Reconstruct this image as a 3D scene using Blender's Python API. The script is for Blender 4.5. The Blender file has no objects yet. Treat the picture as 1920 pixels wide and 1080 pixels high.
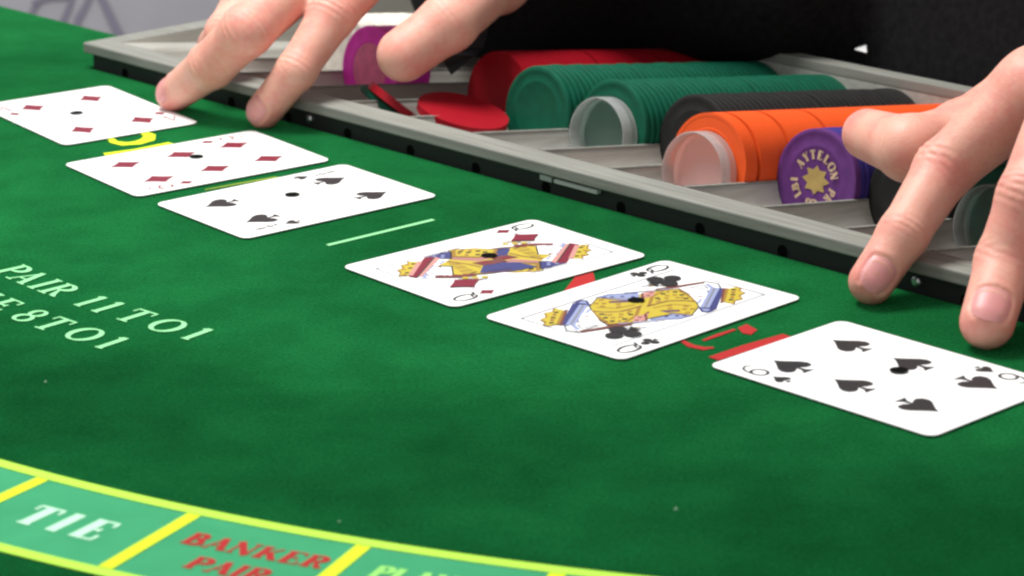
import bpy, bmesh, math, random
import numpy as np
from mathutils import Vector, Matrix

random.seed(7); np.random.seed(7)
S = 0.001                                  # everything below is written in millimetres
scene = bpy.context.scene
C = scene.collection
R = math.radians

# ------------------------------------------------------------------ camera
F_PX, PITCH, ROLL, CAM_H = 4923.38, 0.3070281, -0.0149811, 270.529
cam_d = bpy.data.cameras.new("camera"); cam = bpy.data.objects.new("camera", cam_d); C.objects.link(cam)
cp, sp, cr, sr = math.cos(PITCH), math.sin(PITCH), math.cos(ROLL), math.sin(ROLL)
fwd = Vector((0, cp, -sp)); rt0 = Vector((1, 0, 0)); up0 = Vector((0, sp, cp))
rt = cr * rt0 + sr * up0; upv = -sr * rt0 + cr * up0
cam.matrix_world = Matrix(((rt.x, upv.x, -fwd.x, 0), (rt.y, upv.y, -fwd.y, 0), (rt.z, upv.z, -fwd.z, CAM_H * S), (0, 0, 0, 1)))
cam_d.sensor_width = 36.0; cam_d.lens = F_PX / 1920 * 36.0
cam_d.clip_start = 0.02; cam_d.clip_end = 30
cam_d.dof.use_dof = True; cam_d.dof.focus_distance = 0.93; cam_d.dof.aperture_fstop = 24
scene.camera = cam

# ------------------------------------------------------------------ world, lamps, exposure
w = bpy.data.worlds.new("World"); scene.world = w; w.use_nodes = True
w.node_tree.nodes["Background"].inputs[0].default_value = (0.95, 0.98, 1.0, 1)
w.node_tree.nodes["Background"].inputs[1].default_value = 0.42

def area_lamp(name, loc, target, size, energy, col, spread=180):
    d = bpy.data.lights.new(name, 'AREA'); d.shape = 'DISK'; d.size = size; d.energy = energy; d.color = col
    o = bpy.data.objects.new(name, d); C.objects.link(o); o.location = loc
    d.spread = R(spread)
    o.rotation_euler = (Vector(target) - Vector(loc)).to_track_quat('-Z', 'Y').to_euler()
    return o
area_lamp("ceiling_lamp", (-0.22, 1.06, 0.80), (-0.16, 1.02, 0), 0.34, 7.6, (1.0, 0.98, 0.95))
area_lamp("added_wall_fill", (-0.35, 1.62, 1.9), (-0.30, 1.60, 0), 1.0, 10.0, (1.0, 0.99, 0.97))  # unseen area lamp added to brighten the wall, with some fill from above
scene.view_settings.view_transform = 'Standard'; scene.view_settings.look = 'None'
scene.view_settings.exposure = 0.38; scene.view_settings.gamma = 1.0
scene.cycles.filter_width = 2.5

# ------------------------------------------------------------------ helpers
def mat(name, col, rough=0.5, spec=0.5, **kw):
    m = bpy.data.materials.new(name); m.use_nodes = True
    b = m.node_tree.nodes["Principled BSDF"]
    b.inputs["Base Color"].default_value = (*col, 1); b.inputs["Roughness"].default_value = rough
    b.inputs["Specular IOR Level"].default_value = spec
    for k, v in kw.items(): b.inputs[k.replace("_", " ")].default_value = v
    return m
def noise_col(m, c1, c2, scale, detail=4, lo=0.35, hi=0.65, bump=None, distort=0.0, aniso=None):
    nt = m.node_tree; b = nt.nodes["Principled BSDF"]
    tc = nt.nodes.new("ShaderNodeTexCoord"); src = tc.outputs["Object"]
    if aniso:
        mp = nt.nodes.new("ShaderNodeMapping"); mp.inputs["Scale"].default_value = aniso
        nt.links.new(src, mp.inputs[0]); src = mp.outputs[0]
    n = nt.nodes.new("ShaderNodeTexNoise"); n.inputs["Scale"].default_value = scale; n.inputs["Detail"].default_value = detail
    n.inputs["Distortion"].default_value = distort
    nt.links.new(src, n.inputs["Vector"])
    r = nt.nodes.new("ShaderNodeValToRGB"); r.color_ramp.elements[0].position = lo; r.color_ramp.elements[1].position = hi
    r.color_ramp.elements[0].color = (*c1, 1); r.color_ramp.elements[1].color = (*c2, 1)
    nt.links.new(n.outputs["Fac"], r.inputs[0]); nt.links.new(r.outputs[0], b.inputs["Base Color"])
    if bump:
        sc, st, dist = bump
        n2 = nt.nodes.new("ShaderNodeTexNoise"); n2.inputs["Scale"].default_value = sc; n2.inputs["Detail"].default_value = 3
        nt.links.new(tc.outputs["Object"], n2.inputs["Vector"])
        bp = nt.nodes.new("ShaderNodeBump"); bp.inputs["Strength"].default_value = st; bp.inputs["Distance"].default_value = dist
        nt.links.new(n2.outputs["Fac"], bp.inputs["Height"]); nt.links.new(bp.outputs[0], b.inputs["Normal"])
    return n, r
def build(name, verts, faces, mats, parent=None, loc=None, rotz=0.0, smooth=False, midx=None, matrix=None):
    me = bpy.data.meshes.new(name)
    me.from_pydata([(v[0] * S, v[1] * S, v[2] * S) for v in verts], [], faces)
    for m in (mats if isinstance(mats, (list, tuple)) else [mats]): me.materials.append(m)
    if midx is not None: me.polygons.foreach_set("material_index", midx)
    if smooth: me.polygons.foreach_set("use_smooth", [True] * len(me.polygons))
    me.update()
    o = bpy.data.objects.new(name, me); C.objects.link(o)
    if parent: o.parent = parent
    if loc is not None: o.location = [c * S for c in loc]
    o.rotation_euler = (0, 0, rotz)
    if matrix is not None: o.matrix_basis = matrix
    return o
def tag(o, label, cat, group=None):
    o["label"] = label; o["category"] = cat
    if group: o["group"] = group
    return o
def empty(name, loc, rotz, label, cat, group=None):
    o = bpy.data.objects.new(name, None); C.objects.link(o); o.location = [c * S for c in loc]; o.rotation_euler = (0, 0, rotz)
    o.empty_display_size = 0.02
    return tag(o, label, cat, group)
class MB:                                   # collects geometry for one mesh
    def __init__(s): s.v = []; s.f = []; s.m = []
    def add(s, vs, fs, mi=0):
        n = len(s.v); s.v += [tuple(v) for v in vs]; s.f += [[i + n for i in f] for f in fs]; s.m += [mi] * len(fs)
    def box(s, x0, x1, y0, y1, z0, z1, mi=0):
        s.add([(x0,y0,z0),(x1,y0,z0),(x1,y1,z0),(x0,y1,z0),(x0,y0,z1),(x1,y0,z1),(x1,y1,z1),(x0,y1,z1)],
              [(0,3,2,1),(4,5,6,7),(0,1,5,4),(1,2,6,5),(2,3,7,6),(3,0,4,7)], mi)
    def poly(s, pts, z, mi=0):              # flat polygon facing up
        A = sum(pts[i][0] * pts[(i+1) % len(pts)][1] - pts[(i+1) % len(pts)][0] * pts[i][1] for i in range(len(pts)))
        if A < 0: pts = pts[::-1]
        s.add([(p[0], p[1], z) for p in pts], [tuple(range(len(pts)))], mi)
    def ribbon(s, pts, wd, z, mi=0, closed=False):
        n = len(pts); wd = wd if isinstance(wd, (list, tuple)) else [wd] * n
        L, Rr = [], []
        for i, p in enumerate(pts):
            a = pts[(i - 1) % n] if (closed or i > 0) else p; b = pts[(i + 1) % n] if (closed or i < n - 1) else p
            dx, dy = b[0] - a[0], b[1] - a[1]; l = math.hypot(dx, dy) or 1
            nx, ny = -dy / l * wd[i] / 2, dx / l * wd[i] / 2
            L.append((p[0] + nx, p[1] + ny, z)); Rr.append((p[0] - nx, p[1] - ny, z))
        fs = []
        for i in range(n if closed else n - 1):
            j = (i + 1) % n; fs.append((n + i, n + j, j, i))
        s.add(L + Rr, fs, mi)
    def build(s, name, mats, parent=None, **k):
        return build(name, s.v, s.f, mats, parent, midx=s.m, **k)

# pixel of the 1920x1080 photograph and a height -> a place in the room (mm)
def at(px, py, z=0.0):
    u = (px - 960) / F_PX; v = -(py - 540) / F_PX
    uu = cr * u - sr * v; vv = sr * u + cr * v
    d = (uu, cp + vv * sp, -sp + vv * cp); t = (z - CAM_H) / d[2]
    return Vector((d[0] * t, d[1] * t, z))
# chip tray frame: a runs along its front edge, b to its back
TA = R(-47.57); T0 = Vector((-198.75, 1204.4, 0))
AX = Vector((math.cos(TA), math.sin(TA), 0)); BX = Vector((-AX.y, AX.x, 0))
def tl(a, b, z=0.0): return T0 + AX * a + BX * b + Vector((0, 0, z))
def to_tl(p): d = p - T0; return (d.dot(AX), d.dot(BX), p.z)
CX, CY = 206.0, 1186.4                       # centre of the table's printed arcs
def polar(r, ang): return (CX + r * math.cos(ang), CY + r * math.sin(ang))

# ------------------------------------------------------------------ materials
FELT = mat("green_felt", (0.0038, 0.061, 0.0158), 0.97, 0.0)
_nt = FELT.node_tree; _b = _nt.nodes["Principled BSDF"]
_tc = _nt.nodes.new("ShaderNodeTexCoord")
def _noise(scale, detail, rough, lo, hi, vlo, vhi):
    n_ = _nt.nodes.new("ShaderNodeTexNoise"); n_.inputs["Scale"].default_value = scale; n_.inputs["Detail"].default_value = detail; n_.inputs["Roughness"].default_value = rough
    _nt.links.new(_tc.outputs["Object"], n_.inputs["Vector"])
    m_ = _nt.nodes.new("ShaderNodeMapRange"); m_.interpolation_type = 'SMOOTHSTEP'
    for k_, v_ in (("From Min", lo), ("From Max", hi), ("To Min", vlo), ("To Max", vhi)): m_.inputs[k_].default_value = v_
    _nt.links.new(n_.outputs["Fac"], m_.inputs["Value"]); return n_, m_.outputs["Result"]
def _mul(a_, b_):
    q_ = _nt.nodes.new("ShaderNodeMath"); q_.operation = 'MULTIPLY'; _nt.links.new(a_, q_.inputs[0]); _nt.links.new(b_, q_.inputs[1]); return q_.outputs[0]
_, _w = _noise(6, 3, 0.5, 0.3, 0.7, 0.78, 1.24)          # broad wear of the pile
_, _p = _noise(38, 5, 0.6, 0.3, 0.7, 0.86, 1.14)         # brushed patches a centimetre or two across
_fn, _f = _noise(900, 2, 0.6, 0.25, 0.75, 0.74, 1.26)    # fibres
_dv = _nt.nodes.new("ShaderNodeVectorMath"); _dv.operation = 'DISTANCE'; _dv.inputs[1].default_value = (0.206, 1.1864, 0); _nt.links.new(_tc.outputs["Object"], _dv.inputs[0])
_falloff = _nt.nodes.new("ShaderNodeMapRange"); _falloff.interpolation_type = 'SMOOTHSTEP'           # light falloff painted into the felt: paler towards the tray, darker outward
for k_, v_ in (("From Min", 0.57), ("From Max", 0.44), ("To Min", 1.0), ("To Max", 1.38)): _falloff.inputs[k_].default_value = v_
_nt.links.new(_dv.outputs["Value"], _falloff.inputs["Value"])
_w = _mul(_w, _falloff.outputs["Result"])
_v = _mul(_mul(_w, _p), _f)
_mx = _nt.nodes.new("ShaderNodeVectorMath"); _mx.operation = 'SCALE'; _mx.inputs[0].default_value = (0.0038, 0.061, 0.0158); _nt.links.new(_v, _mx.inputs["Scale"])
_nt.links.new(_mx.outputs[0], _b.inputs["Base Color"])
_sw = _nt.nodes.new("ShaderNodeMath"); _sw.operation = 'MULTIPLY'; _sw.inputs[1].default_value = 0.85; _nt.links.new(_mul(_w, _p), _sw.inputs[0]); _nt.links.new(_sw.outputs[0], _b.inputs["Sheen Weight"])
_b.inputs["Sheen Roughness"].default_value = 0.24; _b.inputs["Sheen Tint"].default_value = (0.11, 0.90, 0.26, 1)
_bp = _nt.nodes.new("ShaderNodeBump"); _bp.inputs["Strength"].default_value = 0.45; _bp.inputs["Distance"].default_value = 0.0008
_nt.links.new(_fn.outputs["Fac"], _bp.inputs["Height"]); _nt.links.new(_bp.outputs[0], _b.inputs["Normal"])
P_ARC = mat("lime_yellow_print", (0.44, 0.80, 0.08), 0.8, 0.1)
P_YEL = mat("yellow_print", (0.62, 0.80, 0.03), 0.8, 0.1)
P_TEAL = mat("teal_print", (0.085, 0.52, 0.26), 0.85, 0.1)
noise_col(P_TEAL, (0.042, 0.29, 0.13), (0.050, 0.33, 0.15), 60, 3, 0.3, 0.7)
P_WHT = mat("pale_green_print", (0.27, 0.68, 0.32), 0.8, 0.1)
P_WHT2 = mat("white_print", (0.48, 0.80, 0.58), 0.8, 0.1)
P_RED = mat("red_print", (0.40, 0.028, 0.028), 0.8, 0.1)
P_LIME = mat("lime_print", (0.30, 0.72, 0.17), 0.8, 0.1)
CARD = mat("card_stock", (0.86, 0.86, 0.85), 0.45, 0.3)
K_RED = mat("card_red_ink", (0.19, 0.013, 0.032), 0.5, 0.3)
K_BLK = mat("card_black_ink", (0.022, 0.02, 0.022), 0.5, 0.3)
K_HOLE = mat("punch_hole_dark", (0.008, 0.008, 0.008), 0.9, 0.0)
K_YEL = mat("card_yellow_ink", (0.50, 0.385, 0.04), 0.5, 0.3)
K_GLD = mat("card_gold_ink", (0.30, 0.17, 0.03), 0.5, 0.3)
K_BLU = mat("card_blue_ink", (0.045, 0.05, 0.17), 0.5, 0.3)
K_LBL = mat("card_pale_blue_ink", (0.27, 0.31, 0.50), 0.5, 0.3)
K_BRN = mat("card_brown_ink", (0.16, 0.05, 0.045), 0.5, 0.3)
K_PNK = mat("card_pink_ink", (0.52, 0.25, 0.22), 0.5, 0.3)
K_GRY = mat("card_grey_line", (0.20, 0.20, 0.23), 0.5, 0.3)
RIM = mat("tray_rim_paint", (0.40, 0.40, 0.345), 0.55, 0.25)
noise_col(RIM, (0.19, 0.192, 0.17), (0.27, 0.272, 0.242), 420, 5, 0.3, 0.7, bump=(900, 0.12, 0.0004), aniso=(0.06, 1.0, 1.0))
TRO = mat("tray_grey_plastic", (0.36, 0.35, 0.325), 0.32, 0.5)
noise_col(TRO, (0.34, 0.335, 0.30), (0.46, 0.452, 0.41), 260, 5, 0.3, 0.7, aniso=(1.0, 0.1, 1.0), bump=(700, 0.1, 0.0004))
DARK = mat("tray_base_black", (0.019, 0.021, 0.020), 0.6, 0.3)
METAL = mat("bare_metal", (0.6, 0.6, 0.6), 0.3, 0.5, Metallic=0.9)
HOLE = mat("hole_black", (0.005, 0.005, 0.005), 1.0, 0.0)
def chipmat(name, c, rough=0.42):
    m = mat(name, c, 0.5, 0.2); vr = 0.02 if 'orange' in name or 'red' in name else 0.14; noise_col(m, tuple(x * (1 - vr) for x in c), tuple(min(1, x * (1 + vr)) for x in c), 180, 4, 0.3, 0.7); return m
CH = dict(red=chipmat("red_chip_clay", (0.30, 0.004, 0.012)), green=chipmat("green_chip_clay", (0.003, 0.082, 0.045)),
          black=chipmat("black_chip_clay", (0.018, 0.018, 0.017)), orange=chipmat("orange_chip_clay", (0.78, 0.095, 0.018)),
          purple=chipmat("purple_chip_clay", (0.115, 0.035, 0.17)), blue=chipmat("violet_blue_chip_clay", (0.045, 0.03, 0.19)),
          magenta=chipmat("magenta_chip_clay", (0.98, 0.06, 0.64)), white=chipmat("cream_chip_clay", (0.80, 0.77, 0.68)),
          pink=chipmat("pink_chip_inlay", (0.88, 0.22, 0.40)), gold=chipmat("gold_hot_stamp", (0.40, 0.28, 0.10)), goldp=chipmat("pale_gold_hot_stamp", (0.52, 0.37, 0.24)))
CLEAR = mat("clear_plastic", (0.86, 0.88, 0.87), 0.35, 0.5, Transmission_Weight=0.70, IOR=1.15)
CLEAR2 = mat("smoky_clear_plastic", (0.80, 0.83, 0.82), 0.30, 0.5, Transmission_Weight=0.92, IOR=1.15)
FROST = mat("frosted_plastic", (0.80, 0.82, 0.81), 0.3, 0.5, Transmission_Weight=0.78, IOR=1.3)
CLOTH = mat("black_cloth", (0.006, 0.006, 0.007), 0.9, 0.15)
noise_col(CLOTH, (0.006, 0.006, 0.007), (0.013, 0.013, 0.0145), 300, 3, 0.3, 0.7)
CLOTH2 = mat("charcoal_cloth", (0.045, 0.045, 0.05), 0.9, 0.15)
WALL = mat("grey_wall_paint", (0.42, 0.40, 0.44), 0.8, 0.2)
noise_col(WALL, (0.46, 0.445, 0.48), (0.57, 0.555, 0.59), 9, 3, 0.3, 0.7, distort=1.0)
VEIN = mat("purple_grey_vein", (0.30, 0.275, 0.35), 0.8, 0.2)
FLOOR = mat("floor_grey_carpet", (0.12, 0.11, 0.12), 0.9, 0.1); noise_col(FLOOR, (0.09, 0.085, 0.09), (0.15, 0.14, 0.15), 30)

# ------------------------------------------------------------------ the room
def structure(o): o["kind"] = "structure"; return o
m = MB(); m.box(-1500, 1200, 1990, 2090, -760, 900)
wall = structure(m.build("wall", WALL))
def wallpt(px, py):
    u = (px - 960) / F_PX; v = -(py - 540) / F_PX
    uu = cr * u - sr * v; vv = sr * u + cr * v
    d = (uu, cp + vv * sp, -sp + vv * cp); t = 1988.5 / d[1]
    return (d[0] * t, CAM_H + d[2] * t)
for i, (pts, wd) in enumerate([([(95,-60),(84,-20),(70,8),(55,30),(30,70)], 4.2), ([(150,-70),(140,-20),(133,5),(120,36),(95,90)], 4.6),
                               ([(185,-60),(172,-15),(160,12),(146,36),(140,90)], 5.2), ([(170,-40),(190,-5),(203,22),(218,55),(240,90)], 6.5),
                               ([(60,6),(90,-3),(130,-6)], 4.5)]):
    mm = MB(); q = [wallpt(*p) for p in pts]; mm.ribbon(q, [wd * (0.75 + 0.1 * k) for k in range(len(q))], 0)
    build("painted_vein", [(v[0], 1988.8 - 0.15 * i, v[1]) for v in mm.v], mm.f, VEIN, wall)
m = MB(); m.box(-2500, 2500, -800, 1988, -800, -760); structure(m.build("floor", FLOOR))

# ------------------------------------------------------------------ the table and its printed layout
table = empty("baccarat_table", (0, 0, 0), 0, "green felt card table printed with betting boxes under all the cards", "table")
def xy(p): return (p.x, p.y)
NB = 52.0
def back_hit(sign, rad):
    h = math.sqrt(rad * rad - (286.6 - NB) ** 2); return tl(286.5 + sign * h, NB)
pL, pR = back_hit(-1, 800), back_hit(1, 800)
aL = math.atan2(pL.y - CY, pL.x - CX); aR = math.atan2(pR.y - CY, pR.x - CX)
if aL > 0: aL -= 2 * math.pi
outl = [xy(pL), xy(tl(1.5, NB)), xy(tl(1.5, 1.5)), xy(tl(581, 1.5)), xy(tl(581, NB)), xy(pR)]
if aR > 0: aR -= 2 * math.pi
outl += [polar(800, aR + (aL - aR) * k / 60) for k in range(1, 60)]
n = len(outl)
bm = bmesh.new()
top = [bm.verts.new((p[0] * S, p[1] * S, 0)) for p in outl]; bot = [bm.verts.new((p[0] * S, p[1] * S, -0.04)) for p in outl]
f = bm.faces.new(top); f.normal_update()
if f.normal.z < 0: f.normal_flip()
g = bm.faces.new(bot); g.normal_update()
if g.normal.z > 0: g.normal_flip()
for i in range(n): bm.faces.new((top[i], top[(i + 1) % n], bot[(i + 1) % n], bot[i]))
bmesh.ops.triangulate(bm, faces=[f, g]); bmesh.ops.recalc_face_normals(bm, faces=bm.faces)
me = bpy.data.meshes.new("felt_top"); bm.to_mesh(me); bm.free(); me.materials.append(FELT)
o = bpy.data.objects.new("felt_top", me); C.objects.link(o); o.parent = table

# ring of betting boxes: two yellow arcs, spokes between them, teal cells
def ang_of(px, py): q = at(px, py); return math.atan2(q.y - CY, q.x - CX)
sp_a = [ang_of(40, 917.5), ang_of(280, 1016.5), ang_of(652, 1050)]
step = 0.0785
spokes = [sp_a[0] - k_ * step for k_ in range(9, 0, -1)] + sp_a + [ang_of(1048, 1075)]
while spokes[-1] < -0.75: spokes.append(spokes[-1] + step)
def arc(r, a0, a1, n=40): return [polar(r, a0 + (a1 - a0) * k / n) for k in range(n + 1)]
for r_ in (604.0, 648.3):
    m = MB(); m.ribbon(arc(r_, spokes[0] - 0.1, spokes[-1] + 0.1, 260), 4.1, 0.30); m.build("yellow_border_line", P_ARC, table)
for a_ in spokes:
    m = MB(); m.ribbon([polar(606.3, a_), polar(646.0, a_)], 4.4, 0.31); m.build("yellow_divider_line", P_YEL, table)
for i in range(len(spokes) - 1):
    a0, a1 = spokes[i] + 2.4 / 626, spokes[i + 1] - 2.4 / 626
    m = MB(); m.poly(arc(606.3, a0, a1, 12) + arc(646.0, a1, a0, 12), 0.20); m.build("betting_box", P_TEAL, table)

# serif letters as thick and thin strokes: unit cap height, x along the line
def ell(cx, cy, rx, ry, a0=0, a1=360, n=18): return [(cx + rx * math.cos(R(a0 + (a1 - a0) * k / n)), cy + ry * math.sin(R(a0 + (a1 - a0) * k / n))) for k in range(n + 1)]
def glyphs(TK=0.17, HN=0.06):
    def stem(x, y0=0, y1=1): return [([(x, y0), (x, y1)], TK)]
    def sf(x, y, w=0.34): yy = y + (HN / 2 if y < .5 else -HN / 2); return [([(x - w / 2, yy), (x + w / 2, yy)], HN)]
    bowlw = lambda k: [HN + (TK - HN) * max(0, math.sin(math.pi * i / k)) for i in range(k + 1)]
    G = {}
    G['I'] = (0.34, stem(.17) + sf(.17, 0, .28) + sf(.17, 1, .28))
    G['1'] = (0.36, stem(.2) + sf(.2, 0, .24) + [([(.05, .86), (.16, .96)], HN * 1.3)])
    G['T'] = (0.74, stem(.37) + sf(.37, 0, .36) + [([(.02, .965), (.72, .965)], HN * 1.1), ([(.04, .96), (.04, .74)], HN), ([(.70, .96), (.70, .74)], HN)])
    G['P'] = (0.66, stem(.17) + sf(.17, 0) + [([(.02, .97), (.26, .97)], HN), (ell(.26, .73, .34, .245, 90, -90, 14), bowlw(14))])
    G['R'] = (0.76, stem(.17) + sf(.17, 0) + [([(.02, .97), (.26, .97)], HN), (ell(.26, .74, .32, .235, 90, -90, 14), bowlw(14)), ([(.36, .50), (.56, .10), (.72, .04)], [HN, TK, HN])])
    G['B'] = (0.70, stem(.17) + [([(.02, .97), (.26, .97)], HN), ([(.02, .03), (.26, .03)], HN), (ell(.26, .755, .27, .22, 90, -90, 12), bowlw(12)), (ell(.26, .28, .34, .255, 90, -90, 12), bowlw(12))])
    G['A'] = (0.76, [([(.10, .02), (.40, 1.0)], HN * 1.2), ([(.66, .02), (.36, 1.0)], TK), ([(.20, .33), (.54, .33)], HN)] + sf(.09, 0, .24) + sf(.66, 0, .30))
    G['N'] = (0.86, [([(.15, .0), (.15, 1)], HN * 1.2), ([(.10, 1), (.70, .0)], TK), ([(.72, 0), (.72, 1)], HN * 1.2)] + sf(.15, 0, .26) + sf(.72, 1, .26))
    G['K'] = (0.80, stem(.17) + sf(.17, 0) + sf(.17, 1) + [([(.26, .40), (.66, .97)], HN * 1.2), ([(.36, .56), (.68, .03)], TK)] + sf(.70, 0, .24))
    G['E'] = (0.68, stem(.17) + [([(.02, .97), (.62, .97)], HN), ([(.02, .03), (.64, .03)], HN), ([(.26, .51), (.46, .51)], HN), ([(.60, .96), (.60, .76)], HN * 1.2), ([(.62, .05), (.62, .27)], HN * 1.2), ([(.45, .42), (.45, .60)], HN)])
    G['L'] = (0.64, stem(.17) + sf(.17, 1) + [([(.02, .03), (.60, .03)], HN), ([(.58, .04), (.58, .28)], HN * 1.2)])
    G['Y'] = (0.74, [([(.37, 0), (.37, .46)], TK), ([(.08, 1), (.37, .44)], TK), ([(.66, 1), (.38, .44)], HN * 1.2)] + sf(.37, 0) + sf(.09, 1, .26) + sf(.66, 1, .22))
    ow = [HN + (TK - HN) * abs(math.cos(2 * math.pi * i / 28)) for i in range(28)]
    G['O'] = (0.84, [(ell(.42, .5, .36, .47, 0, 360 * 27 / 28, 27), ow, True)])
    e8 = lambda k: [HN + (TK * .8 - HN) * abs(math.cos(2 * math.pi * i / k)) for i in range(k)]
    G['8'] = (0.58, [(ell(.29, .745, .19, .225, 0, 345, 23), e8(24), True), (ell(.29, .265, .235, .24, 0, 345, 23), e8(24), True)])
    G[' '] = (0.36, [])
    return G
GL = glyphs(0.19, 0.065); GB = glyphs(0.27, 0.075)
def letter(ch, G, height, pos, name, material, wx=1.0, slant=0.0, z=0.34, parent=table):
    """pos: function (x, y) in mm along / above the baseline -> table place"""
    wd, strokes = G[ch]; mb = MB()
    for i, st in enumerate(strokes):
        pts, ww = st[0], st[1]; closed = len(st) > 2
        q = [pos((x + slant * y) * height * wx, y * height) for x, y in pts]
        mb.ribbon(q, [u * height for u in ww] if isinstance(ww, list) else ww * height, z + 0.012 * i, closed=closed)
    return mb.build(name, material, parent)
def arc_text(txt, G, height, radius, a_start, material, wx=1.0, track=0.06, slant=0.0, positions=None):
    x = 0.0
    for i, ch in enumerate(txt):
        if ch == ' ': x += G[' '][0] * height * wx; continue
        x0 = positions[i] if positions and positions[i] is not None else x
        letter(ch, G, height, lambda u, v, x0=x0: polar(radius - v, a_start + (x0 + u) / radius), "letter", material, wx, slant)
        x = x0 + (G[ch][0] + track) * height * wx
def arcx(px, py, a_start, radius): return (ang_of(px, py) - a_start) * radius
a1 = ang_of(0, 511) - 0.0055
ps = [arcx(*q, a1, 494) - dx for q, dx in [((0,511),2.6),((47,531),9.6),((66,539),2.6),((87,547),2.6)]] + [None] + [arcx(*q, a1, 494) - 2.6 for q in [(150,572),(177,585)]] + [None] + [arcx(225,604,a1,494) - 5.6, arcx(262,618,a1,494) - 1.0, None, arcx(325,644,a1,494) - 2.6]
arc_text("PAIR 11 TO 1", GL, 12.3, 494.2, a1, P_WHT, wx=1.14, positions=ps)
a2 = ang_of(-60, 563)
ps = [arcx(-64,559,a2,517) - 5.6, arcx(-46,566,a2,517) - 2.6, arcx(-21,576,a2,517) - 2.6, None, arcx(38,599,a2,517) - 4.2, None, arcx(77,617,a2,517) - 5.6, arcx(112,632,a2,517) - 1.0, None, arcx(172,657,a2,517) - 2.6]
arc_text("TIE 8 TO 1", GL, 12.3, 517.2, a2, P_WHT, wx=1.14, positions=ps)
a3 = ang_of(44, 982)
ps = [-4.5, arcx(96, 995, a3, 633) - 2.2, arcx(139, 1007, a3, 633) - 2.2]
arc_text("TIE", GB, 12.6, 633.5, a3, P_WHT2, wx=0.98, slant=0.05, positions=ps)
a4 = ang_of(340, 1016)
wB = arcx(577, 1066, a4, 624) + 3.5
arc_text("BANKER", GB, 7.6, 624.0, a4, P_RED, wx=wB / (4.56 * 7.6 + 5 * .06 * 7.6), slant=0.05)
arc_text("PAIR", GB, 7.6, 637.0, ang_of(338, 1066), P_RED, wx=wB / (4.56 * 7.6 + 5 * .06 * 7.6), slant=0.05)
a5 = ang_of(694, 1077)
arc_text("PLAYER", GB, 7.6, 624.0, a5, P_LIME, wx=1.0, slant=0.05)
arc_text("PAIR", GB, 7.6, 637.0, a5, P_LIME, wx=1.0, slant=0.05)

# separator between the two hands of cards, and the big words that show between the cards
m = MB(); m.ribbon([xy(at(614, 461)), xy(at(813, 413))], 2.1, 0.3); m.build("white_separator_line", P_WHT, table)
def straight(ch, p0, p1, height, material, wx=1.0, G=GB, up=None):
    d = (p1 - p0).normalized(); u = Vector((-d.y, d.x, 0)) if up is None else up
    return letter(ch, G, height, lambda x, y: (p0.x + d.x * x + u.x * y, p0.y + d.y * x + u.y * y), "letter", material, wx)
m = MB(); m.ribbon([xy(at(196, 291)), xy(at(255, 284)), xy(at(322, 270))], [4.5, 6.0, 5.0], 0.3); m.build("letter", P_YEL, table)
m = MB(); m.ribbon([xy(at(205, 258)), xy(at(213, 267)), xy(at(232, 271)), xy(at(258, 269)), xy(at(277, 263)), xy(at(281, 255)), xy(at(262, 246))], [2.4, 3.4, 5.2, 5.8, 6.4, 5.0, 3.6], 0.3); m.build("letter", P_YEL, table)
m = MB(); m.ribbon([xy(at(384, 357)), xy(at(450, 345)), xy(at(520, 333))], [0.8, 1.3, 1.5], 0.3); m.build("letter", mat("faded_yellow_print", (0.30, 0.40, 0.05), 0.9, 0.1), table)
m = MB(); m.poly([xy(at(*q)) for q in [(1056, 549), (1078, 521), (1112, 512), (1116, 527), (1092, 549)]], 0.3); m.build("letter", P_RED, table)
m = MB(); m.ribbon([xy(at(1338, 674)), xy(at(1405, 652)), xy(at(1478, 631))], [4.6, 5.2, 5.0], 0.3); m.build("letter", P_RED, table)
m = MB(); m.ribbon([xy(at(*q)) for q in [(1278, 640), (1296, 650), (1320, 655), (1338, 653)]], [1.5, 2.8, 3.0, 1.5], 0.3); m.build("letter", P_RED, table)
m = MB(); m.ribbon([xy(at(*q)) for q in [(1318, 640), (1345, 630), (1378, 619)]], [1.2, 2.0, 1.4], 0.3); m.build("letter", P_RED, table)
m = MB(); m.poly([xy(at(*q)) for q in [(1383, 616), (1400, 609), (1420, 620), (1408, 629), (1392, 626)]], 0.3); m.build("letter", P_RED, table)

# lint caught in the felt
LINT = mat("lint_fibre", (0.16, 0.28, 0.18), 0.9, 0.1)
m = MB()
for px, py, s_ in [(85,718,.9),(1267,957,1.0),(636,980,.7)]:
    q = at(px, py); m.add([(q.x-.5*s_,q.y-.3*s_,.2),(q.x+.6*s_,q.y-.2*s_,.3),(q.x+.2*s_,q.y+.6*s_,.9*s_),(q.x-.4*s_,q.y+.4*s_,.4)], [(0,1,2),(0,2,3)])
lint = m.build("lint", LINT, table); lint["kind"] = "stuff"

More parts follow.
